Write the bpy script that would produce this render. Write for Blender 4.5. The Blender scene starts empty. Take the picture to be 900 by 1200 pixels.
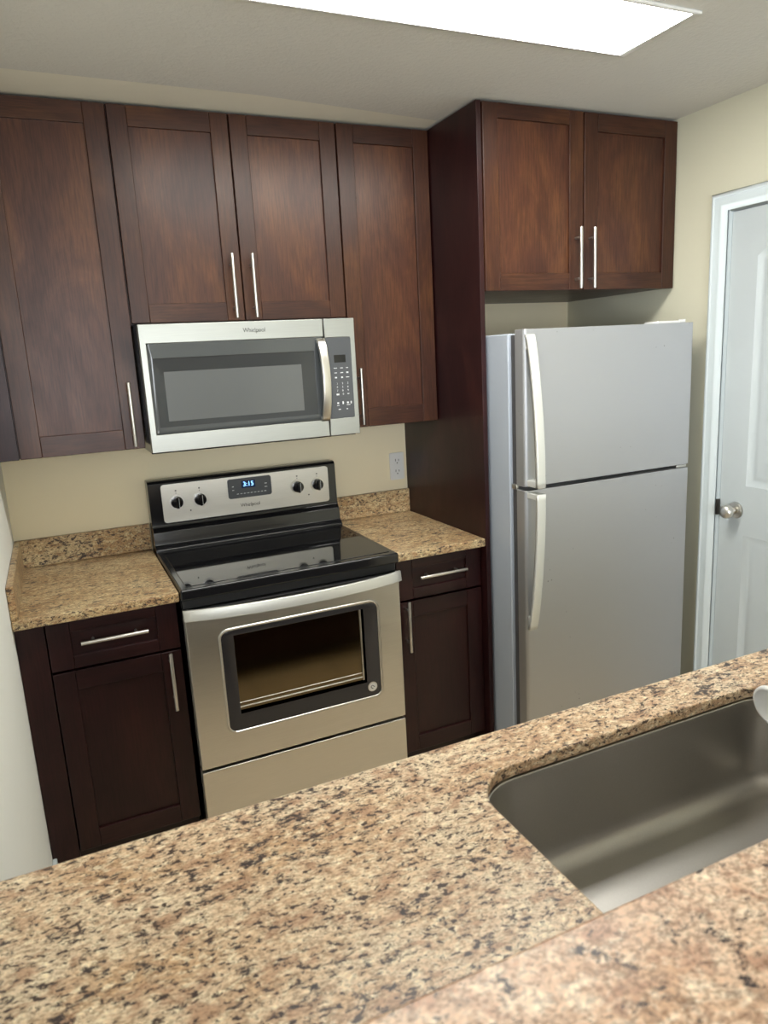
import bpy, bmesh, math, random
from mathutils import Vector, Matrix
random.seed(7)
PI = math.pi
S = bpy.context.scene
COL = S.collection

# ------------------------------------------------------------------ camera
cam_d = bpy.data.cameras.new('camera')
cam = bpy.data.objects.new('camera', cam_d)
COL.objects.link(cam)
R_ = Vector((0.9069667, -0.41787331, -0.05285161))
U_ = Vector((0.13549683, 0.17064853, 0.97597115))
F_ = Vector((0.39881325, 0.89233456, -0.21139305))
M_ = Matrix(((R_.x, U_.x, -F_.x, -.2899), (R_.y, U_.y, -F_.y, -2.911), (R_.z, U_.z, -F_.z, 1.6096), (0, 0, 0, 1)))
cam.matrix_world = M_
cam_d.sensor_fit = 'VERTICAL'
cam_d.sensor_height = 36
cam_d.lens = 36 * 846.16 / 1200
cam_d.clip_start = .02
cam_d.dof.use_dof = True
cam_d.dof.focus_distance = 2.1
cam_d.dof.aperture_fstop = 5.5
S.camera = cam

# ------------------------------------------------------------------ view + world + lights
S.view_settings.view_transform = 'Standard'
S.view_settings.look = 'None'
S.view_settings.gamma = 1
S.view_settings.use_curve_mapping = False
S.view_settings.exposure = 0.16
w = bpy.data.worlds.new('sky'); S.world = w; w.use_nodes = True
bg = w.node_tree.nodes['Background']
bg.inputs['Color'].default_value = (.70, .82, 1, 1)
bg.inputs['Strength'].default_value = 1.6

def area(name, loc, rot, sx, sy, power, color):
    d = bpy.data.lights.new(name, 'AREA'); d.shape = 'RECTANGLE'; d.size = sx; d.size_y = sy
    d.energy = power; d.color = color
    o = bpy.data.objects.new(name, d); o.location = loc; o.rotation_euler = rot
    COL.objects.link(o); return o
# added daylight lamps at assumed, unseen living-room windows far behind the camera
area('added_daylight_front', (-.9, -6.95, 1.35), (PI/2, 0, 0), 2.9, 2.0, 180, (.92, .96, 1))
area('added_daylight_side', (-3.2, -4.75, 1.35), (0, -PI/2, 0), 2.0, 2.3, 75, (.66, .80, 1))  # unseen side source, added to put bluish daylight on the fridge side

# ------------------------------------------------------------------ materials
def newmat(name):
    m = bpy.data.materials.new(name); m.use_nodes = True
    nt = m.node_tree; b = nt.nodes['Principled BSDF']
    return m, nt, b
def N(nt, t, **kw):
    n = nt.nodes.new(t)
    for k, v in kw.items():
        if k in n.inputs.keys(): n.inputs[k].default_value = v
        else: setattr(n, k, v)
    return n
def coords(nt, scale, rand=True, rot=(0, 0, 0)):
    tc = N(nt, 'ShaderNodeTexCoord')
    mp = N(nt, 'ShaderNodeMapping'); mp.inputs['Scale'].default_value = scale; mp.inputs['Rotation'].default_value = rot
    if rand:
        oi = N(nt, 'ShaderNodeObjectInfo')
        va = N(nt, 'ShaderNodeVectorMath', operation='ADD')
        ml = N(nt, 'ShaderNodeMath', operation='MULTIPLY'); ml.inputs[1].default_value = 11
        nt.links.new(oi.outputs['Random'], ml.inputs[0])
        nt.links.new(tc.outputs['Object'], va.inputs[0]); nt.links.new(ml.outputs[0], va.inputs[1])
        nt.links.new(va.outputs[0], mp.inputs['Vector'])
    else:
        nt.links.new(tc.outputs['Object'], mp.inputs['Vector'])
    return mp.outputs[0]
def noise(nt, vec, scale, detail=4, rough=.5, dist=0):
    n = N(nt, 'ShaderNodeTexNoise'); n.inputs['Scale'].default_value = scale; n.inputs['Detail'].default_value = detail
    n.inputs['Roughness'].default_value = rough; n.inputs['Distortion'].default_value = dist
    nt.links.new(vec, n.inputs['Vector']); return n.outputs['Fac']
def ramp(nt, fac, stops):
    r = N(nt, 'ShaderNodeValToRGB'); e = r.color_ramp.elements
    while len(e) < len(stops): e.new(.5)
    for k, (p, c) in enumerate(stops):
        e[k].position = p; e[k].color = (*c, 1) if len(c) == 3 else c
    nt.links.new(fac, r.inputs[0]); return r.outputs[0]
def mix(nt, a, b, fac, blend='MIX'):
    m = N(nt, 'ShaderNodeMix', data_type='RGBA', blend_type=blend)
    for s, v in ((0, fac), (6, a), (7, b)):
        if isinstance(v, (int, float)): m.inputs[s].default_value = v
        elif isinstance(v, tuple): m.inputs[s].default_value = (*v, 1)
        else: nt.links.new(v, m.inputs[s])
    return m.outputs[2]
def bump(nt, b, h, strength=.1, dist=.002):
    bp = N(nt, 'ShaderNodeBump'); bp.inputs['Strength'].default_value = strength; bp.inputs['Distance'].default_value = dist
    nt.links.new(h, bp.inputs['Height']); nt.links.new(bp.outputs[0], b.inputs['Normal'])
def simple(name, col, rough=.5, metal=0, spec=.5, coat=0, bumpy=0, bscale=200):
    m, nt, b = newmat(name)
    v = coords(nt, (1, 1, 1))
    f = noise(nt, v, 6, 3)
    c = mix(nt, tuple(x * .96 for x in col), tuple(min(1, x * 1.04) for x in col), f)
    nt.links.new(c, b.inputs['Base Color'])
    b.inputs['Roughness'].default_value = rough; b.inputs['Metallic'].default_value = metal
    b.inputs['Specular IOR Level'].default_value = spec; b.inputs['Coat Weight'].default_value = coat
    if bumpy: bump(nt, b, noise(nt, v, bscale, 3), bumpy, .001)
    return m
def emis(name, col, strength):
    m, nt, b = newmat(name)
    b.inputs['Base Color'].default_value = (*col, 1)
    b.inputs['Emission Color'].default_value = (*col, 1); b.inputs['Emission Strength'].default_value = strength
    return m
def wood(name, grain, light=1.0, gt=1.0, bt=1.0):
    m, nt, b = newmat(name)
    sc = {'v': (1, 1, .06), 'h': (.06, 1, 1), 'd': (1, .085, 1)}[grain]
    v = coords(nt, sc)
    v2 = coords(nt, (1, 1, .45) if grain == 'v' else (.45, 1, 1))
    fine = noise(nt, v, 190, 5, .65, .2)
    broad = noise(nt, v2, 5.5, 6, .6, .7)
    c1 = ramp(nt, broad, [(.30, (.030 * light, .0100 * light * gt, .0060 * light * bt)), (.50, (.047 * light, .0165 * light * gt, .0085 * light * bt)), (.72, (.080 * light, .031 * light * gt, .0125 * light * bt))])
    c2 = ramp(nt, fine, [(.35, (.55, .55, .55)), (.6, (1.12, 1.12, 1.12))])
    nt.links.new(mix(nt, c1, c2, .8, 'MULTIPLY'), b.inputs['Base Color'])
    b.inputs['Roughness'].default_value = .36
    r = ramp(nt, broad, [(.3, (.38, .38, .38)), (.7, (.32, .32, .32))]); nt.links.new(r, b.inputs['Roughness'])
    b.inputs['Specular IOR Level'].default_value = .33
    bump(nt, b, fine, .05, .001)
    return m
def granite(name, tint=(1, 1, 1), stretch=(1, 1, 1), rot=0.25, dark=1.0):
    m, nt, b = newmat(name)
    v = coords(nt, stretch, True, (0, 0, rot))
    big = noise(nt, v, 7, 5, .6, .3)
    med = noise(nt, v, 90, 5, .66, .3)
    gr = noise(nt, v, 260, 3, .65, .2)
    mott = noise(nt, v, 3.2, 4, .6, .5)
    spk = noise(nt, v, 130, 4, .6, .4)
    spk2 = noise(nt, v, 48, 7, .8, .3)
    rust = noise(nt, v, 34, 5, .65, .4)
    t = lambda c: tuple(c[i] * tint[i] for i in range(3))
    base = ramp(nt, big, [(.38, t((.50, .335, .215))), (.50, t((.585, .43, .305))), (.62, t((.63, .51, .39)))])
    cream = ramp(nt, med, [(.48, (0, 0, 0)), (.66, (1, 1, 1))])
    c = mix(nt, base, t((.80, .70, .54)), cream)
    rs = ramp(nt, rust, [(.50, (0, 0, 0)), (.62, (.85, .85, .85))])
    c = mix(nt, c, t((.40, .245, .165)), rs)
    g = ramp(nt, gr, [(.38, (.50, .45, .40)), (.50, (1.0, 1.0, 1.0)), (.62, (1.22, 1.20, 1.16))])
    c = mix(nt, c, g, .9, 'MULTIPLY')
    dk = ramp(nt, spk, [(.56, (0, 0, 0)), (.60, (dark, dark, dark))])
    c = mix(nt, c, (.055, .036, .030), dk)
    sh = N(nt, 'ShaderNodeMath', operation='MULTIPLY_ADD'); sh.inputs[1].default_value = .22; nt.links.new(mott, sh.inputs[0]); nt.links.new(spk2, sh.inputs[2])
    dk2 = ramp(nt, sh.outputs[0], [(.672, (0, 0, 0)), (.705, (1, 1, 1))])
    c = mix(nt, c, (.045, .034, .033), dk2)
    nt.links.new(c, b.inputs['Base Color'])
    b.inputs['Roughness'].default_value = .32; b.inputs['Specular IOR Level'].default_value = .25
    return m
def steel(name, col=(.60, .585, .55), rough=.28, axis='h', aniso=.6, streak=.03):
    m, nt, b = newmat(name)
    v = coords(nt, {'h': (.02, 1, 1), 'v': (1, 1, .02), 'n': (1, 1, 1)}[axis])
    f = noise(nt, v, 700, 1, .5)
    nt.links.new(ramp(nt, f, [(.3, tuple(x * (1 - streak) for x in col)), (.7, tuple(min(1, x * (1 + streak)) for x in col))]), b.inputs['Base Color'])
    b.inputs['Metallic'].default_value = 1
    rr = ramp(nt, f, [(.3, (rough * .95,) * 3), (.7, (rough * 1.05,) * 3)]); nt.links.new(rr, b.inputs['Roughness'])
    if aniso:
        b.inputs['Anisotropic'].default_value = aniso
        tg = N(nt, 'ShaderNodeTangent', direction_type='RADIAL', axis='Z'); nt.links.new(tg.outputs[0], b.inputs['Tangent'])
    return m
def scuffs(mat):
    nt = mat.node_tree; b = nt.nodes['Principled BSDF']
    src = b.inputs['Base Color'].links[0].from_socket
    v = coords(nt, (1, 1, 1), True)
    vo = N(nt, 'ShaderNodeTexVoronoi'); vo.inputs['Scale'].default_value = 42; nt.links.new(v, vo.inputs['Vector'])
    d = ramp(nt, vo.outputs['Distance'], [(.07, (1, 1, 1)), (.11, (0, 0, 0))])
    g = ramp(nt, noise(nt, v, 5, 2), [(.60, (0, 0, 0)), (.64, (.75, .75, .75))])
    nt.links.new(mix(nt, src, (.12, .11, .10), mix(nt, d, g, 1.0, 'MULTIPLY')), b.inputs['Base Color'])
def paint(name, col, rough=.7, bs=.25, scale=90, streaky=False):
    m, nt, b = newmat(name)
    v = coords(nt, (1, 1, 1), False)
    f = noise(nt, v, 1.6, 4, .6)
    nt.links.new(mix(nt, tuple(x * .96 for x in col), tuple(min(1, x * 1.03) for x in col), f), b.inputs['Base Color'])
    b.inputs['Roughness'].default_value = rough
    b.inputs['Specular IOR Level'].default_value = .3
    if bs: bump(nt, b, noise(nt, v, scale, 4, .6), bs, .003)
    return m

WV = wood('espresso_wood_vertical', 'v'); WH = wood('espresso_wood_horizontal', 'h')
WVP = wood('espresso_wood_panel', 'v', 1.3)
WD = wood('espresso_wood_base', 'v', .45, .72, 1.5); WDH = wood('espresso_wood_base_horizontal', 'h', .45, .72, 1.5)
WDARK = simple('dark_wood_interior', (.02, .009, .008), .5)
GR = granite('speckled_granite', (.99, .985, .92), (.62, 1.15, 1), .8)
GR3 = granite('speckled_granite_bar', (1.08, 1.02, 1.0), (.55, .75, .8), .9, .4)
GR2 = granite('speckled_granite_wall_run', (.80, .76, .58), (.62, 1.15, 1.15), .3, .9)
STL = steel('brushed_steel', (.66, .64, .585), .38)
STM = steel('microwave_steel', (.37, .375, .345), .40)
STF = steel('fridge_steel', (.485, .49, .50), .55, 'h', .5, .02)
STHB = simple('satin_handle_metal', (.62, .62, .58), .38, .55)
scuffs(STF)
STS = steel('sink_steel', (.42, .405, .38), .36, 'n', 0, .05)
STH = steel('handle_nickel', (.60, .58, .54), .33, 'n', 0, .02)
STB = steel('bright_trim_steel', (.68, .66, .61), .30, 'n', 0, .02)
BLK = simple('black_enamel', (.009, .009, .010), .13, 0, .5)
BLKM = simple('black_plastic', (.012, .012, .013), .45)
GLK = simple('black_glass', (.006, .006, .007), .03, 0, .5)
GLD = simple('dark_door_glass', (.030, .028, .030), .22, 0, .45)
GLP = simple('inner_oven_glass', (.17, .135, .08), .10, 1, .9)
MWG = simple('microwave_glass', (.055, .060, .062), .10, 0, .6)
MWG2 = simple('microwave_glass_frame', (.030, .033, .035), .14, 0, .5)
MWG3 = simple('microwave_mesh_window', (.085, .090, .092), .12, 0, .6)
MWP = simple('microwave_keypad_grey', (.060, .064, .070), .38)
MARK = simple('pale_key_printing', (.62, .63, .64), .6)
INK = simple('dark_logo_ink', (.018, .02, .018), .6)
FBODY = simple('fridge_grey_side', (.38, .42, .475), .38, 0, .5, 0, .25, 260)
FHND = simple('fridge_handle_grey', (.66, .67, .63), .30, .25)
GASK = simple('fridge_gasket', (.06, .058, .06), .5)
WALL = paint('cream_wall_paint', (.83, .735, .52), .75, .15)
WALLR = paint('pale_olive_wall_paint', (.60, .575, .44), .75, .15)
WALLW = paint('white_wall_paint', (.80, .81, .76), .75, .2)
CEIL = paint('ceiling_paint', (.62, .61, .57), .85, .8, 60)
CEILP = paint('ceiling_patch_paint', (.76, .73, .63), .8, .15)
DOORW = simple('door_white_paint', (.46, .50, .505), .35)
TRIMW = simple('trim_white_paint', (.58, .64, .65), .35)
CLOCK = emis('clock_blue_digits', (.25, .55, 1.0), 2.2)
LCD = simple('clock_window', (.012, .03, .09), .2)
PLST = simple('white_plastic', (.72, .72, .70), .4)
SLOT = simple('outlet_slot', (.04, .035, .03), .6)
DIFF = emis('light_diffuser', (1, .985, .93), 30)
m, nt, b = newmat('beige_floor_tile')
v = coords(nt, (1, 1, 1), False)
bt = N(nt, 'ShaderNodeTexBrick'); bt.offset = 0
bt.inputs['Scale'].default_value = 1; bt.inputs['Brick Width'].default_value = .45; bt.inputs['Row Height'].default_value = .45; bt.inputs['Mortar Size'].default_value = .004
bt.inputs['Color1'].default_value = (.68, .56, .40, 1); bt.inputs['Color2'].default_value = (.64, .52, .37, 1); bt.inputs['Mortar'].default_value = (.30, .25, .19, 1)
nt.links.new(v, bt.inputs['Vector'])
nt.links.new(mix(nt, bt.outputs[0], ramp(nt, noise(nt, v, 5, 5), [(.3, (.85, .85, .85)), (.7, (1.1, 1.1, 1.1))]), .8, 'MULTIPLY'), b.inputs['Base Color'])
b.inputs['Roughness'].default_value = .35
FLOOR = m

# ------------------------------------------------------------------ mesh builder
ORG = {}
class MB:
    def __init__(s): s.bm = bmesh.new(); s.mats = []
    def mi(s, mat):
        if mat not in s.mats: s.mats.append(mat)
        return s.mats.index(mat)
    def merge(s, t, mat):
        i = s.mi(mat); mp = {}
        for v in t.verts: mp[v] = s.bm.verts.new(v.co)
        for f in t.faces:
            try: nf = s.bm.faces.new([mp[v] for v in f.verts]); nf.material_index = i
            except ValueError: pass
        t.free(); return s
    def box(s, x0, x1, y0, y1, z0, z1, mat, bev=0, seg=2):
        t = bmesh.new(); bmesh.ops.create_cube(t, size=1)
        for v in t.verts:
            v.co = Vector(((x0 + x1) / 2 + v.co.x * (x1 - x0), (y0 + y1) / 2 + v.co.y * (y1 - y0), (z0 + z1) / 2 + v.co.z * (z1 - z0)))
        if bev: bmesh.ops.bevel(t, geom=list(t.edges), offset=bev, segments=seg, affect='EDGES', profile=.5)
        bmesh.ops.recalc_face_normals(t, faces=t.faces)
        return s.merge(t, mat)
    def cyl(s, p0, p1, r0, r1, mat, seg=20, cap=True):
        p0 = Vector(p0); p1 = Vector(p1); d = p1 - p0
        t = bmesh.new(); bmesh.ops.create_cone(t, cap_ends=cap, segments=seg, radius1=r0, radius2=r1, depth=d.length)
        q = d.to_track_quat('Z', 'Y').to_matrix().to_4x4()
        bmesh.ops.transform(t, matrix=Matrix.Translation((p0 + p1) / 2) @ q, verts=t.verts)
        return s.merge(t, mat)
    def loops(s, ls, mat, close=True, cap0=False, cap1=False):
        i = s.mi(mat); vs = [[s.bm.verts.new(p) for p in l] for l in ls]
        n = len(ls[0])
        for a, c in zip(vs[:-1], vs[1:]):
            for k in range(n if close else n - 1):
                f = s.bm.faces.new((a[k], a[(k + 1) % n], c[(k + 1) % n], c[k])); f.material_index = i
        for flag, l in ((cap0, vs[0][::-1]), (cap1, vs[-1])):
            if flag: f = s.bm.faces.new(l); f.material_index = i
        return s
    def prism(s, pts, axis, a, b_, mat, bev=0):
        # pts in the two remaining axes in order
        def P(p, q):
            l = list(p); l.insert(axis, q); return Vector(l)
        t = bmesh.new()
        A = [t.verts.new(P(p, a)) for p in pts]; B = [t.verts.new(P(p, b_)) for p in pts]
        t.faces.new(A); t.faces.new(B[::-1]); n = len(pts)
        for k in range(n): t.faces.new((A[k], B[k], B[(k + 1) % n], A[(k + 1) % n]))
        bmesh.ops.recalc_face_normals(t, faces=t.faces)
        if bev: bmesh.ops.bevel(t, geom=list(t.edges), offset=bev, segments=2, affect='EDGES', profile=.5)
        return s.merge(t, mat)
    def tube(s, path, r, mat, seg=12, cap=True):
        path = [Vector(p) for p in path]; ls = []; up = None
        for k, p in enumerate(path):
            d = (path[min(k + 1, len(path) - 1)] - path[max(k - 1, 0)]).normalized()
            if up is None: up = d.orthogonal().normalized()
            else: up = (up - d * up.dot(d)).normalized()
            sd = d.cross(up); rr = r[k] if isinstance(r, (list, tuple)) else r
            ls.append([p + (up * math.cos(a) + sd * math.sin(a)) * rr for a in [2 * PI * j / seg for j in range(seg)]])
        return s.loops(ls, mat, True, cap, cap)
    def plate(s, outer, holes, axis, a, b_, mat):
        # flat plate with holes between coordinate a and b_ along axis
        def P(p, q):
            l = list(p); l.insert(axis, q); return Vector(l)
        t = bmesh.new()
        for q in (a, b_):
            ed = []
            for lp in [outer] + holes:
                vs = [t.verts.new(P(p, q)) for p in lp]
                ed += [t.edges.new((vs[k], vs[(k + 1) % len(vs)])) for k in range(len(vs))]
            bmesh.ops.triangle_fill(t, use_beauty=True, use_dissolve=False, edges=ed)
        t.verts.ensure_lookup_table(); n = 0; tot = sum(len(l) for l in [outer] + holes)
        for lp in [outer] + holes:
            L = len(lp)
            for k in range(L):
                t.faces.new((t.verts[n + k], t.verts[n + (k + 1) % L], t.verts[tot + n + (k + 1) % L], t.verts[tot + n + k]))
            n += L
        bmesh.ops.recalc_face_normals(t, faces=t.faces)
        return s.merge(t, mat)
    def build(s, name, parent=None, angle=35, bevel=0, loc=None):
        me = bpy.data.meshes.new(name)
        off = Vector((0, 0, 0))
        if parent is not None: off = ORG[parent.name]
        elif loc is not None: off = Vector(loc)
        bmesh.ops.translate(s.bm, vec=-off, verts=s.bm.verts)
        s.bm.to_mesh(me); s.bm.free()
        for m_ in s.mats: me.materials.append(m_)
        me.polygons.foreach_set('use_smooth', [True] * len(me.polygons))
        me.set_sharp_from_angle(angle=math.radians(angle))
        o = bpy.data.objects.new(name, me); COL.objects.link(o)
        if parent is not None: o.parent = parent; ORG[o.name] = off
        else: o.location = off; ORG[o.name] = off
        if bevel:
            md = o.modifiers.new('bevel', 'BEVEL'); md.width = bevel; md.segments = 3; md.limit_method = 'ANGLE'; md.angle_limit = math.radians(50)
        wn = o.modifiers.new('weighted', 'WEIGHTED_NORMAL'); wn.keep_sharp = False; wn.weight = 100
        return o
def thing(name, label, cat, loc, group=None):
    o = bpy.data.objects.new(name, None); COL.objects.link(o); o.location = loc; o.empty_display_size = .1
    o['label'] = label; o['category'] = cat
    if group: o['group'] = group
    ORG[o.name] = Vector(loc); return o
def tag(o, label, cat, group=None):
    o['label'] = label; o['category'] = cat
    if group: o['group'] = group
    return o
def struct(o): o['kind'] = 'structure'; return o
def rrect(x0, x1, z0, z1, r, n=6):
    pts = []
    for cx, cz, a0 in ((x1 - r, z1 - r, 0), (x0 + r, z1 - r, 90), (x0 + r, z0 + r, 180), (x1 - r, z0 + r, 270)):
        for k in range(n + 1):
            a = math.radians(a0 + 90 * k / n); pts.append((cx + r * math.cos(a), cz + r * math.sin(a)))
    return pts
def rect(x0, x1, z0, z1): return [(x0, z0), (x1, z0), (x1, z1), (x0, z1)]
def text_part(name, body, x, y, z, size, mat, parent, align='CENTER', thick=.0003, shear=0, sx=1):
    cu = bpy.data.curves.new(name, 'FONT'); cu.body = body; cu.size = size; cu.align_x = align; cu.align_y = 'CENTER'; cu.extrude = thick; cu.shear = shear
    tmp = bpy.data.objects.new(name + '_src', cu); COL.objects.link(tmp)
    bpy.context.view_layer.update()
    me = bpy.data.meshes.new_from_object(tmp.evaluated_get(bpy.context.evaluated_depsgraph_get()))
    COL.objects.unlink(tmp); bpy.data.objects.remove(tmp)
    off = ORG[parent.name]
    me.transform(Matrix.Translation(Vector((x, y, z)) - off) @ Matrix.Rotation(PI / 2, 4, 'X') @ Matrix.Diagonal((sx, 1, 1, 1)))
    me.materials.clear(); me.materials.append(mat); me.name = name
    for p in me.polygons: p.material_index = 0
    o = bpy.data.objects.new(name, me); COL.objects.link(o); o.parent = parent; ORG[o.name] = off
    return o

# ------------------------------------------------------------------ setting
XL, XR, ZC = -.48, 2.04, 2.435
struct(MB().box(-3.4, 3.1, -7.2, .12, -.12, 0, FLOOR).build('floor'))
struct(MB().box(-3.4, 3.1, -7.2, .12, ZC, ZC + .12, CEIL).build('ceiling'))
struct(MB().box(-.60, XR, 0, .12, 0, ZC, WALL).build('wall_back'))
struct(MB().box(-.60, XL, -2.62, 0, 0, ZC, WALLW).build('wall_left'))
# right wall with its door opening
DY0, DY1, DZ = -.903, -1.69, 2.066
b_ = MB()
b_.box(XR, XR + .12, DY0, .12, 0, ZC, WALLR); b_.box(XR, XR + .12, -7.08, DY1, 0, ZC, WALLR); b_.box(XR, XR + .12, DY1, DY0, DZ, ZC, WALLR)
struct(b_.build('wall_right'))
struct(MB().box(-3.4, -.60, -2.74, -2.62, 0, ZC, WALLW).build('wall_living_back'))
b_ = MB(); b_.box(-3.4, -3.28, -3.55, -2.74, 0, ZC, WALLW); b_.box(-3.4, -3.28, -7.08, -5.95, 0, ZC, WALLW); b_.box(-3.4, -3.28, -5.95, -3.55, 2.35, ZC, WALLW); b_.box(-3.4, -3.28, -5.95, -3.55, 0, .35, WALLW)
struct(b_.build('wall_living_left'))
b_ = MB(); b_.plate(rect(-5.95, -3.55, .35, 2.35), [rect(-5.89, -4.78, .41, 2.29), rect(-4.72, -3.61, .41, 2.29)], 0, -3.36, -3.30, TRIMW)
struct(b_.build('added_window_2', bevel=.004))  # assumed window out of view, added to go with the side daylight
b_ = MB()
b_.box(-3.4, -2.4, -7.2, -7.08, 0, ZC, WALLW); b_.box(.6, XR + .12, -7.2, -7.08, 0, ZC, WALLW)
b_.box(-2.4, .6, -7.2, -7.08, 2.35, ZC, WALLW); b_.box(-2.4, .6, -7.2, -7.08, 0, .35, WALLW)
struct(b_.build('wall_front'))
b_ = MB()
b_.plate(rect(-2.4, .6, .35, 2.35), [rect(-2.34, -.93, .41, 2.29), rect(-.87, .54, .41, 2.29)], 1, -7.16, -7.10, TRIMW)
struct(b_.build('added_window_1', bevel=.004))  # assumed window out of view, placed to give daylight from behind
struct(MB().box(XL, XL + .014, -1.88, -.585, 0, .105, TRIMW, .004).build('baseboard_left'))
struct(MB().box(XR - .014, XR, -.84, 0, 0, .105, TRIMW, .004).build('baseboard_right'))
# smoother strip of ceiling where it meets the wall cabinets
struct(MB().prism([(XL, -.30), (XL, -.50), (.43, -.482), (1.128, -.40), (1.128, -.30)], 2, ZC - .0008, ZC + .001, CEILP).build('trim_2'))

# door casing (mitred moulding)
b_ = MB()
oy0, oy1, oz = -.842, -1.773, 2.122
prof = [(0, 0), (.001, .014), (.006, .019), (.012, .021), (.016, .021), (.018, .013), (.038, .013), (.042, .016), (.047, .010), (.056, .009), (.058, .004), (.0625, .003), (.0625, 0)]
ls = []
for u, t in prof:
    ls.append([(XR - t, oy0 - u, 0), (XR - t, oy0 - u, oz - u), (XR - t, oy1 + u, oz - u), (XR - t, oy1 + u, 0)])
b_.loops([l for l in ls], TRIMW, close=False)
bmesh.ops.recalc_face_normals(b_.bm, faces=b_.bm.faces)
struct(b_.build('trim_1', angle=20))
b_ = MB()
b_.box(XR + .0, XR + .115, DY0 - .012, DY0, 0, DZ, TRIMW); b_.box(XR, XR + .115, DY1, DY1 + .012, 0, DZ, TRIMW); b_.box(XR, XR + .115, DY1 + .012, DY0 - .012, DZ - .012, DZ, TRIMW)
b_.box(XR + .055, XR + .066, DY0 - .028, DY0 - .012, 0, DZ - .012, TRIMW)
struct(b_.build('trim_3'))
# interior door, two moulded panels, the upper one arched
def inset(poly, d):
    n = len(poly); out = []
    A = sum(poly[k][0] * poly[(k + 1) % n][1] - poly[(k + 1) % n][0] * poly[k][1] for k in range(n))
    sg = 1 if A > 0 else -1
    for k in range(n):
        p0, p1, p2 = Vector(poly[k - 1]), Vector(poly[k]), Vector(poly[(k + 1) % n])
        e1 = (p1 - p0).normalized(); e2 = (p2 - p1).normalized()
        n1 = Vector((-e1.y, e1.x)) * sg; n2 = Vector((-e2.y, e2.x)) * sg
        bs = (n1 + n2).normalized(); c = max(.35, bs.dot(n1)); q = p1 + bs * (d / c)
        out.append((q.x, q.y))
    return out
ya, yb = -1.030, -1.590
yc = (ya + yb) / 2
arch = [(ya, 1.055)] + [(ya + (yb - ya) * k / 24, 1.885 + .115 * math.sin(PI * k / 24) ** .9) for k in range(25)] + [(yb, 1.055)]
low = [(ya, .22), (ya, .862)] + [(yb, .862), (yb, .22)]
xl = XR + .012
b_ = MB()
b_.plate(rect(DY1 + .014, DY0 - .0145, .006, DZ - .015), [arch, low], 0, xl, xl + .012, DOORW)
for pl in (arch, low):
    a1 = inset(pl, .014); a2 = inset(pl, .030); a3 = inset(pl, .048)
    b_.loops([[(xl, y, z) for y, z in pl], [(xl + .010, y, z) for y, z in a1], [(xl + .010, y, z) for y, z in a2], [(xl + .003, y, z) for y, z in a3]], DOORW, True, False, True)
b_.box(xl + .012, xl + .038, DY1 + .014, DY0 - .014, .006, DZ - .015, DOORW)
bmesh.ops.recalc_face_normals(b_.bm, faces=b_.bm.faces)
door = struct(b_.build('door_1', angle=20))
b_ = MB()
ky, kz = -.992, .957
b_.cyl((xl, ky, kz), (xl - .010, ky, kz), .032, .029, STB, 28)
b_.cyl((xl - .010, ky, kz), (xl - .030, ky, kz), .013, .012, STB, 20)
prof = [(.026, .012), (.034, .022), (.046, .027), (.058, .026), (.066, .020), (.069, .008)]
b_.loops([[(xl - t, ky + r * math.cos(a), kz + r * math.sin(a)) for a in [2 * PI * j / 24 for j in range(24)]] for t, r in prof], STB, True, True, True)
bmesh.ops.recalc_face_normals(b_.bm, faces=b_.bm.faces)
o = b_.build('door_handle', door); o['label'] = 'brushed metal round knob'
b_ = MB(); b_.box(XR - .004, XR + .008, -.922, -.910, .928, .990, simple('dark_bronze_metal', (.05, .045, .04), .4, .6), .001)
struct(b_.build('trim_4'))

# ------------------------------------------------------------------ kitchen cabinets
def bar_handle(parent, x, y, z, length, vertical=True, r=.006, inset_=.035):
    """x,z = centre of the bar, y = door face"""
    b = MB(); yb_ = y - .034
    if vertical:
        b.cyl((x, yb_, z - length / 2), (x, yb_, z + length / 2), r, r, STH, 16)
        for s in (-1, 1): b.cyl((x, y, z + s * (length / 2 - inset_)), (x, yb_, z + s * (length / 2 - inset_)), .0045, .0045, STH, 12)
    else:
        b.cyl((x - length / 2, yb_, z), (x + length / 2, yb_, z), r, r, STH, 16)
        for s in (-1, 1): b.cyl((x + s * (length / 2 - inset_), y, z), (x + s * (length / 2 - inset_), yb_, z), .0045, .0045, STH, 12)
    o = b.build('handle', parent); o['label'] = 'brushed nickel bar handle'; return o
def shaker(parent, name, x0, x1, z0, z1, y, st=.064, rt=.064, rb=.064, V=WV, H=WH, PN=WVP):
    """door frame, recessed panel; y = front face, .02 thick"""
    b = MB(); e = .0022
    b.box(x0, x0 + st, y, y + .02, z0, z1, V, e, 1); b.box(x1 - st, x1, y, y + .02, z0, z1, V, e, 1)
    b.box(x0 + st, x1 - st, y + .0003, y + .02, z1 - rt, z1, H, .0015, 1); b.box(x0 + st, x1 - st, y + .0003, y + .02, z0, z0 + rb, H, .0015, 1)
    d = b.build(name, parent)
    p = MB(); p.box(x0 + st - .004, x1 - st + .004, y + .0095, y + .0155, z0 + rb - .004, z1 - rt + .004, PN)
    p.build('panel', d)
    return d
YU = -.320   # face of the wall-cabinet doors
ZU = 2.428
# tall wall cabinet at the left wall
c = thing('wall_cabinet', 'tall dark-stained single-door wall cabinet left of the microwave, by the left wall', 'cabinet', (XL, 0, 1.34), 'dark wall cabinets')
b_ = MB(); b_.box(XL + .001, -.011, YU + .021, -.001, 1.345, ZU, WV); b_.build('body', c)
b_ = MB(); b_.box(XL + .001, -.405, YU + .004, YU + .0205, 1.342, ZU, WD, .001, 1); b_.build('filler_strip', c)
d = shaker(c, 'door', -.402, -.013, 1.343, ZU - .003, YU, .066, .062, .068)
bar_handle(d, -.047, YU, 1.461, .212)
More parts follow.
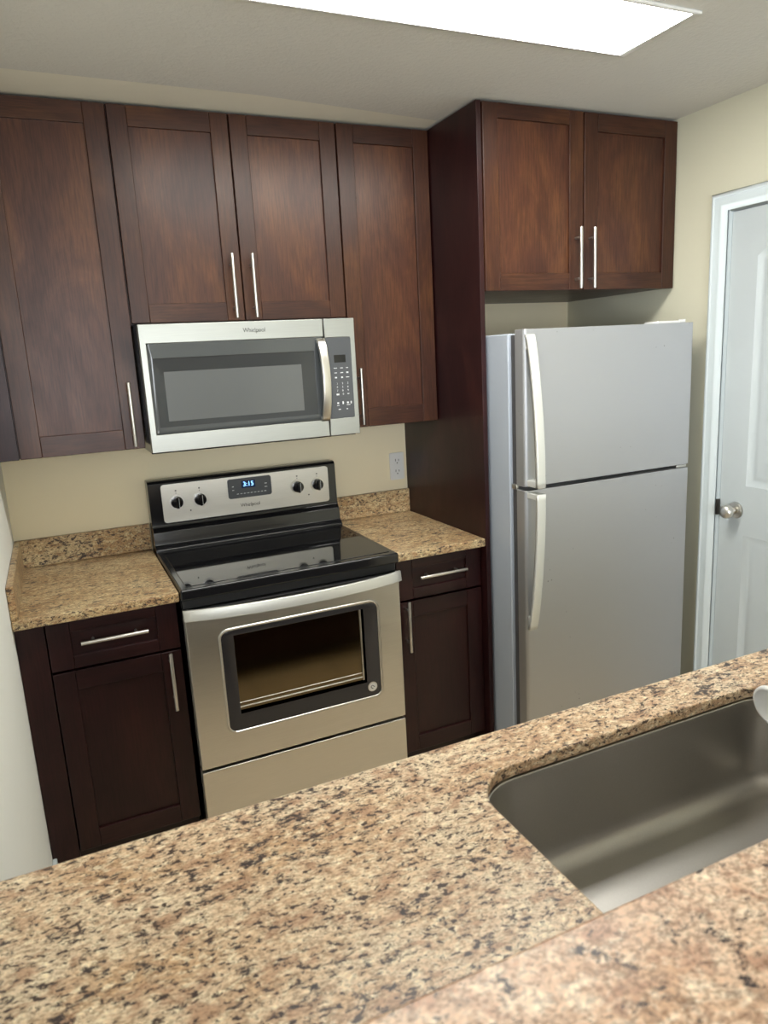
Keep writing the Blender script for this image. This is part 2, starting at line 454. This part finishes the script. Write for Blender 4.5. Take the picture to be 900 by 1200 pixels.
# short two-door cabinet over the microwave
c = thing('wall_cabinet', 'short dark-stained two-door wall cabinet directly above the microwave', 'cabinet', (-.01, 0, 1.755), 'dark wall cabinets')
b_ = MB(); b_.box(-.0095, .7575, YU + .021, -.001, 1.758, ZU, WV); b_.build('body', c)
d = shaker(c, 'door', -.0085, .3735, 1.757, ZU - .003, YU, .060, .062, .062); bar_handle(d, .339, YU, 1.871, .212)
d = shaker(c, 'door', .3775, .7565, 1.757, ZU - .003, YU, .060, .062, .062); bar_handle(d, .4095, YU, 1.871, .212)
# tall cabinet right of the microwave
c = thing('wall_cabinet', 'tall dark-stained single-door wall cabinet right of the microwave, against the tall side panel', 'cabinet', (.76, 0, 1.34), 'dark wall cabinets')
b_ = MB(); b_.box(.7595, 1.132, YU + .021, -.001, 1.345, ZU, WV); b_.build('body', c)
d = shaker(c, 'door', .7615, 1.130, 1.343, ZU - .003, YU, .064, .062, .070); bar_handle(d, .790, YU, 1.461, .212)
# tall side panel beside the fridge
XP = 1.134
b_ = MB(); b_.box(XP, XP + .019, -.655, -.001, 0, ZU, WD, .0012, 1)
tag(b_.build('side_panel', loc=(XP, 0, 0)), 'tall dark wooden end panel running floor to ceiling left of the fridge', 'panel')
# cabinet above the fridge
YF = -.660
c = thing('wall_cabinet', 'deep dark-stained two-door cabinet mounted above the refrigerator', 'cabinet', (XP + .02, 0, 1.81), 'dark wall cabinets')
b_ = MB(); b_.box(XP + .0195, XR - .001, YF + .021, -.001, 1.815, ZU, WV); b_.build('body', c)
d = shaker(c, 'door', XP + .0215, 1.583, 1.812, ZU - .003, YF, .062, .048, .060); bar_handle(d, 1.547, YF, 1.922, .214)
d = shaker(c, 'door', 1.588, XR - .004, 1.812, ZU - .003, YF, .062, .062, .060); bar_handle(d, 1.610, YF, 1.922, .214)

YB = -.620   # face of the base doors
def base_cab(label, x0, x1, filler, hx, drx):
    c = thing('base_cabinet', label, 'cabinet', (x0, 0, 0), 'dark base cabinets')
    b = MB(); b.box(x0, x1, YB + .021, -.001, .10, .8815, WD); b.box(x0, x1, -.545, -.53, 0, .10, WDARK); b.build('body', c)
    if filler: b = MB(); b.box(x0, filler - .003, YB + .004, YB + .0205, .085, .8815, WD, .001, 1); b.build('filler_strip', c)
    dx0 = filler if filler else x0 + .003
    dr = MB(); e = .002; y = YB; z0, z1 = .722, .876; st = .066; dx1 = x1 - .003
    dr.box(dx0, dx0 + st, y, y + .02, z0, z1, WD, e, 1); dr.box(dx1 - st, dx1, y, y + .02, z0, z1, WD, e, 1)
    dr.box(dx0 + st, dx1 - st, y + .0003, y + .02, z1 - .036, z1, WDH, .0015, 1); dr.box(dx0 + st, dx1 - st, y + .0003, y + .02, z0, z0 + .040, WDH, .0015, 1)
    dr = dr.build('drawer', c)
    p = MB(); p.box(dx0 + st - .004, dx1 - st + .004, y + .0095, y + .0155, z0 + .036, z1 - .032, WDH); p.build('panel', dr)
    bar_handle(dr, drx, y, .809, .196, False)
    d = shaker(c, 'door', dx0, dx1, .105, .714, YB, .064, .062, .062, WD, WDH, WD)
    bar_handle(d, hx, y, .621 if filler else .628, .196)
    return c
base_cab('dark-stained base cabinet with one drawer and door, left of the range', XL + .001, -.009, -.396, -.051, -.206)
base_cab('dark-stained base cabinet with one drawer and door, between range and fridge', .766, XP - .001, None, .800, .951)

# countertops against the wall
def wall_counter(label, x0, x1, side=False):
    b = MB(); b.box(x0, x1, -.652, -.001, .883, .914, GR2, .004, 2)
    c = tag(b.build('countertop', loc=(x0, 0, .883)), label, 'countertop', 'granite counters along the wall')
    b = MB(); b.box(x0, x1, -.021, -.001, .9145, 1.017, GR2, .002, 1); b.build('backsplash', c)
    if side:
        b = MB(); b.box(x0, x0 + .02, -.650, -.0215, .9145, 1.017, GR2, .002, 1); b.build('side_splash', c)
    return c
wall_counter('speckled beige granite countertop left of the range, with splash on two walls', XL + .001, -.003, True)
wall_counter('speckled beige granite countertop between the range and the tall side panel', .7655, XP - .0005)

# ------------------------------------------------------------------ range
rg = thing('range', 'stainless steel and black electric range with glass cooktop and backguard controls', 'stove', (0, 0, 0))
b_ = MB(); b_.box(.002, .758, -.618, -.012, .04, .884, BLK, .003, 1); b_.box(.04, .72, -.56, -.05, 0, .04, BLKM); b_.build('body', rg)
b_ = MB(); b_.box(-.001, .761, -.668, -.10, .886, .923, BLK, .007, 3); b_.box(.004, .756, -.645, -.618, .852, .888, BLKM, .002, 1)
ct = b_.build('cooktop', rg)
b_ = MB(); b_.box(.022, .738, -.636, -.132, .9225, .9248, GLK, .0008, 1); b_.build('glass', ct)
b_ = MB()
bgp = [(-.010, .905), (-.010, 1.188), (-.058, 1.190), (-.072, 1.187), (-.080, 1.178), (-.083, 1.016), (-.086, 1.008), (-.100, .992), (-.104, .962), (-.106, .945), (-.118, .938), (-.126, .930), (-.128, .905)]
b_.prism(bgp, 0, 0, .760, BLK, .0015)
bgd = b_.build('backguard', rg, angle=25)
b_ = MB(); b_.prism(rrect(.047, .724, 1.024, 1.172, .012), 1, -.088, -.0815, STL)
cp = b_.build('control_panel', rg); cp['label'] = 'silver control panel'
for kx in (.101, .190, .588, .674):
    b_ = MB()
    b_.cyl((kx, -.088, 1.101), (kx, -.0905, 1.101), .029, .028, STB, 32)
    b_.cyl((kx, -.0905, 1.101), (kx, -.106, 1.101), .0235, .0215, BLK, 32)
    b_.box(kx - .0055, kx + .0055, -.116, -.104, 1.079, 1.123, BLK, .002, 2)
    b_.box(kx + .0042, kx + .0062, -.1163, -.108, 1.083, 1.119, MARK)
    o = b_.build('knob', rg); o['label'] = 'black burner knob'
for kx, dx in ((.101, 0), (.190, 0), (.588, 0), (.674, 0)):
    b_ = MB(); b_.box(kx - .003, kx + .003, -.0884, -.0878, 1.143, 1.148, INK); b_.box(kx - .001, kx + .001, -.0884, -.0878, 1.134, 1.138, INK); b_.build('knob_marking', cp)
for kx in (.150, .634):
    b_ = MB(); b_.cyl((kx, -.0878, 1.062), (kx, -.0886, 1.062), .003, .003, INK, 12); b_.build('indicator_light', cp)
b_ = MB(); b_.prism(rrect(.301, .478, 1.085, 1.164, .010), 1, -.0905, -.0878, MWP)
for i in range(9): b_.box(.335 + .014 * i, .343 + .014 * i, -.0908, -.0904, 1.101, 1.1035, MARK)
for zz in (1.118, 1.132): b_.box(.318, .325, -.0908, -.0904, zz, zz + .0025, MARK); b_.box(.450, .460, -.0908, -.0904, zz, zz + .0025, MARK)
ds = b_.build('display', cp); ds['label'] = 'dark oven control display'
b_ = MB(); b_.box(.356, .412, -.0915, -.0905, 1.124, 1.153, LCD); b_.build('clock', ds)
text_part('clock_digits', '3:15', .384, -.0918, 1.1385, .026, CLOCK, ds)
text_part('logo', 'Whirlpool', .386, -.0884, 1.0545, .019, INK, cp)
def swoosh(parent, x, y, z, s, mat):
    b = MB(); P = [(x + s * 1.5 * math.cos(a) * .9, y, z + s * .42 * math.sin(a)) for a in [math.radians(200 + 220 * k / 16) for k in range(17)]]
    b.tube(P, .0005, mat, 6); b.build('logo_ring', parent)
swoosh(cp, .388, -.0884, 1.0525, .008, INK)
# oven door
YD = -.668
win = rrect(.104, .668, .402, .766, .030, 8)
b_ = MB(); b_.plate(rect(.003, .757, .295, .822), [win], 1, YD, YD + .045, STL)
od = b_.build('oven_door', rg, bevel=.003)
b_ = MB(); b_.box(.003, .757, YD + .002, YD + .045, .8225, .850, BLKM, .002, 1); b_.build('door_top_trim', od)
b_ = MB(); b_.plate(rrect(.100, .672, .398, .770, .034, 8), [rrect(.108, .664, .406, .762, .026, 8)], 1, YD - .0025, YD + .004, STB); b_.build('window_bezel', od)
b_ = MB(); b_.plate(rrect(.1082, .6638, .4062, .7618, .026, 8), [rect(.150, .612, .462, .742)], 1, YD + .0005, YD + .005, GLD); b_.build('window_border', od)
b_ = MB(); b_.box(.145, .617, YD + .016, YD + .020, .457, .747, GLP); b_.build('window_glass', od)
b_ = MB(); b_.box(.600, .606, YD + .010, YD + .0155, .470, .738, STB, .001, 1); b_.box(.150, .600, YD + .010, YD + .0155, .480, .484, STH, .001, 1); b_.box(.150, .600, YD + .0125, YD + .0155, .497, .4985, STH); b_.build('inner_frame', od)
# bowed handle
b_ = MB(); ls = []
for k in range(33):
    t = k / 32; x = -.001 + .762 * t; bow = .052 * (1 - (2 * t - 1) ** 2) ** .8
    y0 = YD - .012 - bow
    ls.append([(x, y0 + .002, .822), (x, y0 - .003, .825), (x, y0 + .003, .856), (x, y0 + .006, .859), (x, y0 + .013, .859), (x, y0 + .013, .822)])
b_.loops(ls, STHB, True, True, True)
bmesh.ops.recalc_face_normals(b_.bm, faces=b_.bm.faces)
for x in (.001, .743): b_.box(x, x + .016, YD - .006, YD + .002, .828, .858, STHB, .001, 1)
o = b_.build('handle', od, angle=30); o['label'] = 'bowed full-width silver handle'
b_ = MB(); b_.cyl((.630, YD - .0004, .443), (.630, YD - .002, .443), .0185, .018, STB, 32); b_.cyl((.630, YD - .002, .443), (.630, YD - .0026, .443), .0150, .0150, PLST, 32)
bd = b_.build('round_badge', od); bd['label'] = 'round silver sticker with a dark mark'
b_ = MB(); b_.tube([(.637, YD - .003, .441), (.628, YD - .003, .449), (.6235, YD - .003, .446), (.6235, YD - .003, .440), (.631, YD - .003, .4355)], .0013, INK, 6)
b_.cyl((.626, YD - .0026, .444), (.626, YD - .0035, .444), .0022, .0022, PLST, 12); b_.build('badge_mark', bd)
b_ = MB(); b_.box(.003, .757, YD + .002, YD + .045, .092, .283, STL, .003, 2); b_.build('storage_drawer', rg)

# ------------------------------------------------------------------ microwave
mw = thing('microwave', 'stainless over-the-range microwave with grey window and keypad, under the short cabinet', 'microwave', (0, 0, 1.325))
YM = -.388
b_ = MB(); b_.box(.001, .7565, YM + .038, -.003, 1.322, 1.7545, BLK, .003, 1)
b_.box(.10, .30, -.30, -.15, 1.316, 1.323, BLKM, .001, 1); b_.box(.45, .65, -.30, -.15, 1.316, 1.323, BLKM, .001, 1); b_.build('body', mw)
gz0, gz1 = 1.389, 1.688
b_ = MB(); b_.plate(rect(0, .6365, 1.329, 1.750), [rect(.020, .6365 - .002, gz0, gz1)], 1, YM, YM + .036, STM)
md = b_.build('door', mw, bevel=.0025)
wl = rect(.034, .598, 1.412, 1.640)
b_ = MB(); b_.plate(rrect(.0205, .634, gz0 + .0005, gz1 - .0005, .006), [wl], 1, YM + .0005, YM + .006, MWG); b_.build('window_glass', md)
wi = rect(.069, .545, 1.432, 1.592)
b_ = MB(); b_.loops([[(x, YM + .003, z) for x, z in wl], [(x, YM + .010, z) for x, z in wi]], MWG2); bmesh.ops.recalc_face_normals(b_.bm, faces=b_.bm.faces); b_.build('window_frame', md, angle=5)
b_ = MB(); b_.box(.066, .548, YM + .0095, YM + .012, 1.429, 1.595, MWG3); b_.build('window_screen', md)
# bowed handle
b_ = MB(); ls = []
for k in range(29):
    t = k / 28; z = 1.386 + .296 * t; bow = .034 * (1 - (2 * t - 1) ** 2) ** .7
    xx = .606 + .003 * math.sin(PI * t); y0 = YM - .010 - bow
    ls.append([(xx, y0 + .003, z), (xx + .003, y0, z), (xx + .028, y0, z), (xx + .031, y0 + .003, z), (xx + .031, y0 + .010, z), (xx, y0 + .010, z)])
b_.loops(ls, STB, True, True, True); bmesh.ops.recalc_face_normals(b_.bm, faces=b_.bm.faces)
for z in (1.387, 1.667): b_.box(.608, .635, YM - .004, YM + .002, z, z + .014, STB)
o = b_.build('handle', md, angle=30); o['label'] = 'bowed silver vertical handle'
text_part('logo', 'Whirlpool', .384, YM - .0006, 1.7195, .0205, INK, md, sx=.92)
swoosh(md, .392, YM - .0006, 1.7165, .009, INK)
b_ = MB(); b_.plate(rect(.6400, .7575, 1.329, 1.750), [rrect(.6415, .740, 1.391, 1.684, .006)], 1, YM, YM + .036, STM); b_.build('control_column', mw, bevel=.002)
b_ = MB(); b_.prism(rrect(.6417, .7398, 1.3912, 1.6838, .006), 1, YM - .0004, YM + .006, MWP); kp = b_.build('keypad', mw); kp['label'] = 'dark grey keypad panel'
YK = YM - .0004
b_ = MB(); b_.box(.671, .716, YK - .0006, YK + .001, 1.594, 1.621, GLK); b_.build('display', kp)
b_ = MB()
for r_, z in enumerate((1.574, 1.557, 1.540)):
    for c_, x in enumerate((.674, .698, .720)):
        h = (.0022, .0022, .0022, .0022, .003, .005, .005, .0055, .0022)[r_ * 3 + c_]; w_ = (.012, .011, .008, .010, .011, .008, .008, .007, .012)[r_ * 3 + c_]
        b_.box(x - w_ / 2, x + w_ / 2, YK - .0004, YK, z - h / 2, z + h / 2, MARK)
fr = [(.668, .728, 1.5255, 1.5265), (.668, .728, 1.4665, 1.4675), (.668, .669, 1.4665, 1.5265), (.727, .728, 1.4665, 1.5265)]
for x0, x1, z0, z1 in fr: b_.box(x0, x1, YK - .0003, YK, z0, z1, MWG3)
for x, z, w_, h in ((.676, 1.447, .007, .006), (.676, 1.438, .010, .002), (.696, 1.447, .005, .010), (.715, 1.447, .007, .006), (.717, 1.439, .014, .002), (.728, 1.447, .004, .009), (.681, 1.424, .009, .003), (.711, 1.424, .006, .003)):
    b_.box(x - w_ / 2, x + w_ / 2, YK - .0004, YK, z - h / 2, z + h / 2, MARK)
b_.build('key_markings', kp)
for i, ch in enumerate('123456789'):
    text_part('key_number', ch, (.677, .698, .719)[i % 3], YK - .0004, (1.518, 1.505, 1.492)[i // 3], .0095, MARK, kp)
text_part('key_number', '0', .699, YK - .0004, 1.479, .0095, MARK, kp)
b_ = MB(); b_.box(.672, .683, YK - .0004, YK, 1.4755, 1.4815, MARK); b_.build('start_key', kp)
b_ = MB(); b_.box(.715, .723, YK - .0004, YK, 1.478, 1.4805, MARK); b_.build('cancel_key', kp)

# ------------------------------------------------------------------ refrigerator
fr_ = thing('refrigerator', 'two-door stainless top-freezer refrigerator standing in the alcove by the door', 'refrigerator', (1.165, 0, 0))
X0, X1, YFD = 1.166, 1.936, -.866
b_ = MB(); b_.box(X0, X1, -.772, -.06, .05, 1.660, FBODY, .005, 2); b_.box(X0 + .02, X1 - .02, -.70, -.10, 0, .05, BLKM); b_.build('body', fr_)
b_ = MB(); b_.box(X0 + .012, X1 - .012, -.812, -.7725, .085, 1.655, GASK, .002, 1); b_.build('gasket', fr_)
def fdoor(name, z0, z1):
    pts = []
    def arc(cx, cy, r, a0, a1, n=6): return [(cx + r * math.cos(math.radians(a0 + (a1 - a0) * k / n)), cy + r * math.sin(math.radians(a0 + (a1 - a0) * k / n))) for k in range(n + 1)]
    r = .012
    pts = [(X0, -.813)] + arc(X0 + r, YFD + r, r, 180, 270) + arc(X1 - r, YFD + r, r, 270, 360) + [(X1, -.813)]
    b = MB(); b.prism(pts, 2, z0, z1, STF, .0015)
    return b.build(name, fr_, angle=25)
fz = fdoor('freezer_door', 1.137, 1.671); rf = fdoor('fridge_door', .075, 1.123)
def fhandle(parent, z0, z1, sgn):
    """grip: full stand-off at z0 (by the gap between the doors), blends into the door at z1"""
    b = MB(); ls = []; n = 24; L = z1 - z0
    for k in range(n + 1):
        t = k / n; off = .055 * math.cos(t * PI / 2) ** .75 if t < 1 else 0
        y0 = YFD - .012 - off; z = z0 + L * t; th = .014
        ls.append([(1.170, y0 + th, z), (1.170, y0 + .003, z), (1.173, y0, z), (1.201, y0, z), (1.204, y0 + .003, z), (1.204, y0 + th, z)])
    b.loops(ls, FHND, True, True, True)
    bmesh.ops.recalc_face_normals(b.bm, faces=b.bm.faces)
    zb = (z0, z0 + .022 * sgn); b.box(1.172, 1.202, YFD - .056, YFD + .001, min(zb), max(zb), FHND, .003, 2)
    zt = (z1, z1 - .05 * sgn); b.box(1.172, 1.202, YFD - .008, YFD + .001, min(zt), max(zt), FHND, .002, 1)
    o = b.build('handle', parent, angle=30); o['label'] = 'pale grey curved handle'
fhandle(fz, 1.140, 1.653, 1); fhandle(rf, 1.119, .612, -1)
b_ = MB(); b_.box(X1 - .150, X1 - .012, -.835, -.765, 1.6605, 1.680, PLST, .004, 2); b_.cyl((X1 - .03, -.835, 1.668), (X1 - .03, -.835, 1.684), .012, .012, PLST, 16); b_.build('hinge_cover', fr_)
b_ = MB(); b_.box(X0 - .001, X0 + .010, -.814, -.785, 1.121, 1.139, STB, .002, 1); b_.build('middle_hinge', fr_)
b_ = MB(); b_.box(X1 - .060, X1 - .008, -.860, -.80, 1.124, 1.136, STB, .002, 1); b_.build('middle_hinge', fr_)
b_ = MB(); b_.box(X0 + .02, X1 - .02, -.80, -.772, .01, .07, BLKM, .003, 1); b_.build('kick_grille', fr_)

# ------------------------------------------------------------------ outlet
b_ = MB(); b_.prism(rrect(1.050, 1.120, 1.061, 1.183, .006), 1, -.006, -.0003, PLST, .001)
ou = tag(b_.build('wall_outlet', loc=(1.085, 0, 1.122)), 'white two-socket outlet on the cream wall right of the range', 'outlet')
for zc in (1.098, 1.146):
    b_ = MB(); b_.prism(rrect(1.069, 1.101, zc - .017, zc + .017, .010), 1, -.008, -.0055, PLST)
    b_.box(1.076, 1.0785, -.0084, -.0078, zc - .002, zc + .009, SLOT); b_.box(1.0915, 1.094, -.0084, -.0078, zc - .002, zc + .008, SLOT); b_.cyl((1.085, -.0078, zc - .009), (1.085, -.0084, zc - .009), .0028, .0028, SLOT, 10)
    b_.build('socket', ou)

# ------------------------------------------------------------------ ceiling light
lt = thing('ceiling_light', 'long rectangular fluorescent ceiling light, glowing white', 'light', (.745, -1.226, ZC))
b_ = MB(); b_.plate(rrect(.125, 1.375, -1.372, -1.082, .004), [rect(.139, 1.353, -1.360, -1.092)], 2, ZC - .007, ZC - .0005, PLST); b_.build('frame', lt)
b_ = MB(); b_.box(.1392, 1.3528, -1.3598, -1.0922, ZC - .0065, ZC - .002, DIFF); b_.build('diffuser', lt)

# ------------------------------------------------------------------ peninsula
PX1 = 1.22
b_ = MB()
b_.box(XL + .016, .20, -2.44, -1.902, .10, .8895, WD); b_.box(1.06, PX1 - .02, -2.44, -1.902, .10, .8895, WD)
b_.box(.20, 1.06, -1.92, -1.902, .10, .8895, WD); b_.box(.20, 1.06, -2.44, -2.425, .10, .8895, WD); b_.box(.20, 1.06, -2.425, -1.92, .10, .12, WD)
b_.box(XL + .016, PX1 - .04, -2.42, -1.97, 0, .10, WDARK)
pc = tag(b_.build('peninsula_cabinet', loc=(.6, -2.17, 0)), 'dark wooden cabinet run carrying the sink counter', 'cabinet')
for k, (xa, xb) in enumerate(((-.46, .06), (.064, .62), (.624, 1.19))):
    b_ = MB(); b_.box(xa, xb, -1.901, -1.882, .105, .872, WD, .002, 1); b_.build('door', pc)
cut = rrect(.254, .985, -2.405, -1.974, .088, 10)
b_ = MB(); b_.plate(rect(XL + .0015, PX1, -2.468, -1.861), [cut], 2, .891, .914, GR)
tag(b_.build('countertop', loc=(.6, -2.17, .891), bevel=.005), 'wide speckled beige granite counter holding the sink, in the foreground', 'countertop')
struct(MB().box(XL, PX1, -2.60, -2.470, 0, 1.039, WALLW).build('wall_bar'))
b_ = MB(); b_.box(XL + .0015, PX1 + .04, -2.80, -2.438, 1.040, 1.070, GR3, .006, 3)
tag(b_.build('bar_top', loc=(.6, -2.62, 1.04)), 'raised granite bar ledge at the bottom right corner, nearest the viewer', 'countertop')
# sink
b_ = MB(); ls = []
def rr3(d, z, r): return [(x, y, z) for x, y in rrect(.254 + d, .985 - d, -2.405 + d, -1.974 - d, r, 10)]
ls = [rr3(-.022, .8905, .11), rr3(.0, .8895, .088), rr3(.0012, .886, .088), rr3(.003, .874, .087), rr3(.008, .80, .084), rr3(.014, .745, .08)]
for k in range(1, 9):
    a = PI / 2 * k / 8; ls.append(rr3(.014 + .042 * (1 - math.cos(a)), .745 - .042 * math.sin(a), max(.045, .08 - .03 * k / 8)))
ls.append(rr3(.15, .699, .03))
b_.loops(ls, STS, True, False, True)
bmesh.ops.recalc_face_normals(b_.bm, faces=b_.bm.faces)
bmesh.ops.reverse_faces(b_.bm, faces=b_.bm.faces)
sk = tag(b_.build('sink', loc=(.62, -2.19, .70), angle=50), 'single-bowl stainless steel sink set under the granite counter', 'sink')
b_ = MB(); b_.cyl((.62, -2.19, .699), (.62, -2.19, .702), .044, .040, STB, 32); b_.cyl((.62, -2.19, .702), (.62, -2.19, .7025), .028, .028, BLKM, 24); b_.build('drain', sk)
# faucet
fa = thing('faucet', 'pale metal faucet reaching over the sink at the right edge', 'faucet', (1.07, -2.27, .914))
b_ = MB()
b_.cyl((1.07, -2.27, .914), (1.07, -2.27, .922), .030, .028, STB, 28); b_.cyl((1.07, -2.27, .922), (1.07, -2.27, .985), .021, .019, STB, 24); b_.build('base', fa)
P = [Vector((1.07, -2.27, .975)), Vector((1.055, -2.26, .995)), Vector((1.02, -2.235, 1.0)), Vector((.94, -2.175, .985)), Vector((.852, -2.108, .962))]
b_ = MB(); b_.tube(P, [.016, .016, .015, .015, .018], STB, 16); b_.build('spout', fa)
b_ = MB(); d_ = Vector((-.72, .10, -.10)).normalized(); h0 = Vector((.840, -2.100, .956)); q_ = d_.to_track_quat('Z', 'Y').to_matrix()
prof = [(-.012, .016), (.0, .026), (.010, .034), (.020, .038), (.026, .037), (.027, .031), (.021, .028), (.019, .004)]
b_.loops([[h0 + q_ @ Vector((r * math.cos(a), r * math.sin(a), t)) for a in [2 * PI * j / 32 for j in range(32)]] for t, r in prof], PLST, True, True, True)
bmesh.ops.recalc_face_normals(b_.bm, faces=b_.bm.faces); b_.build('spray_head', fa)
b_ = MB(); b_.tube([(1.07, -2.27, .985), (1.075, -2.285, 1.01), (1.085, -2.31, 1.035)], [.009, .007, .006], STB, 12); b_.build('lever', fa)
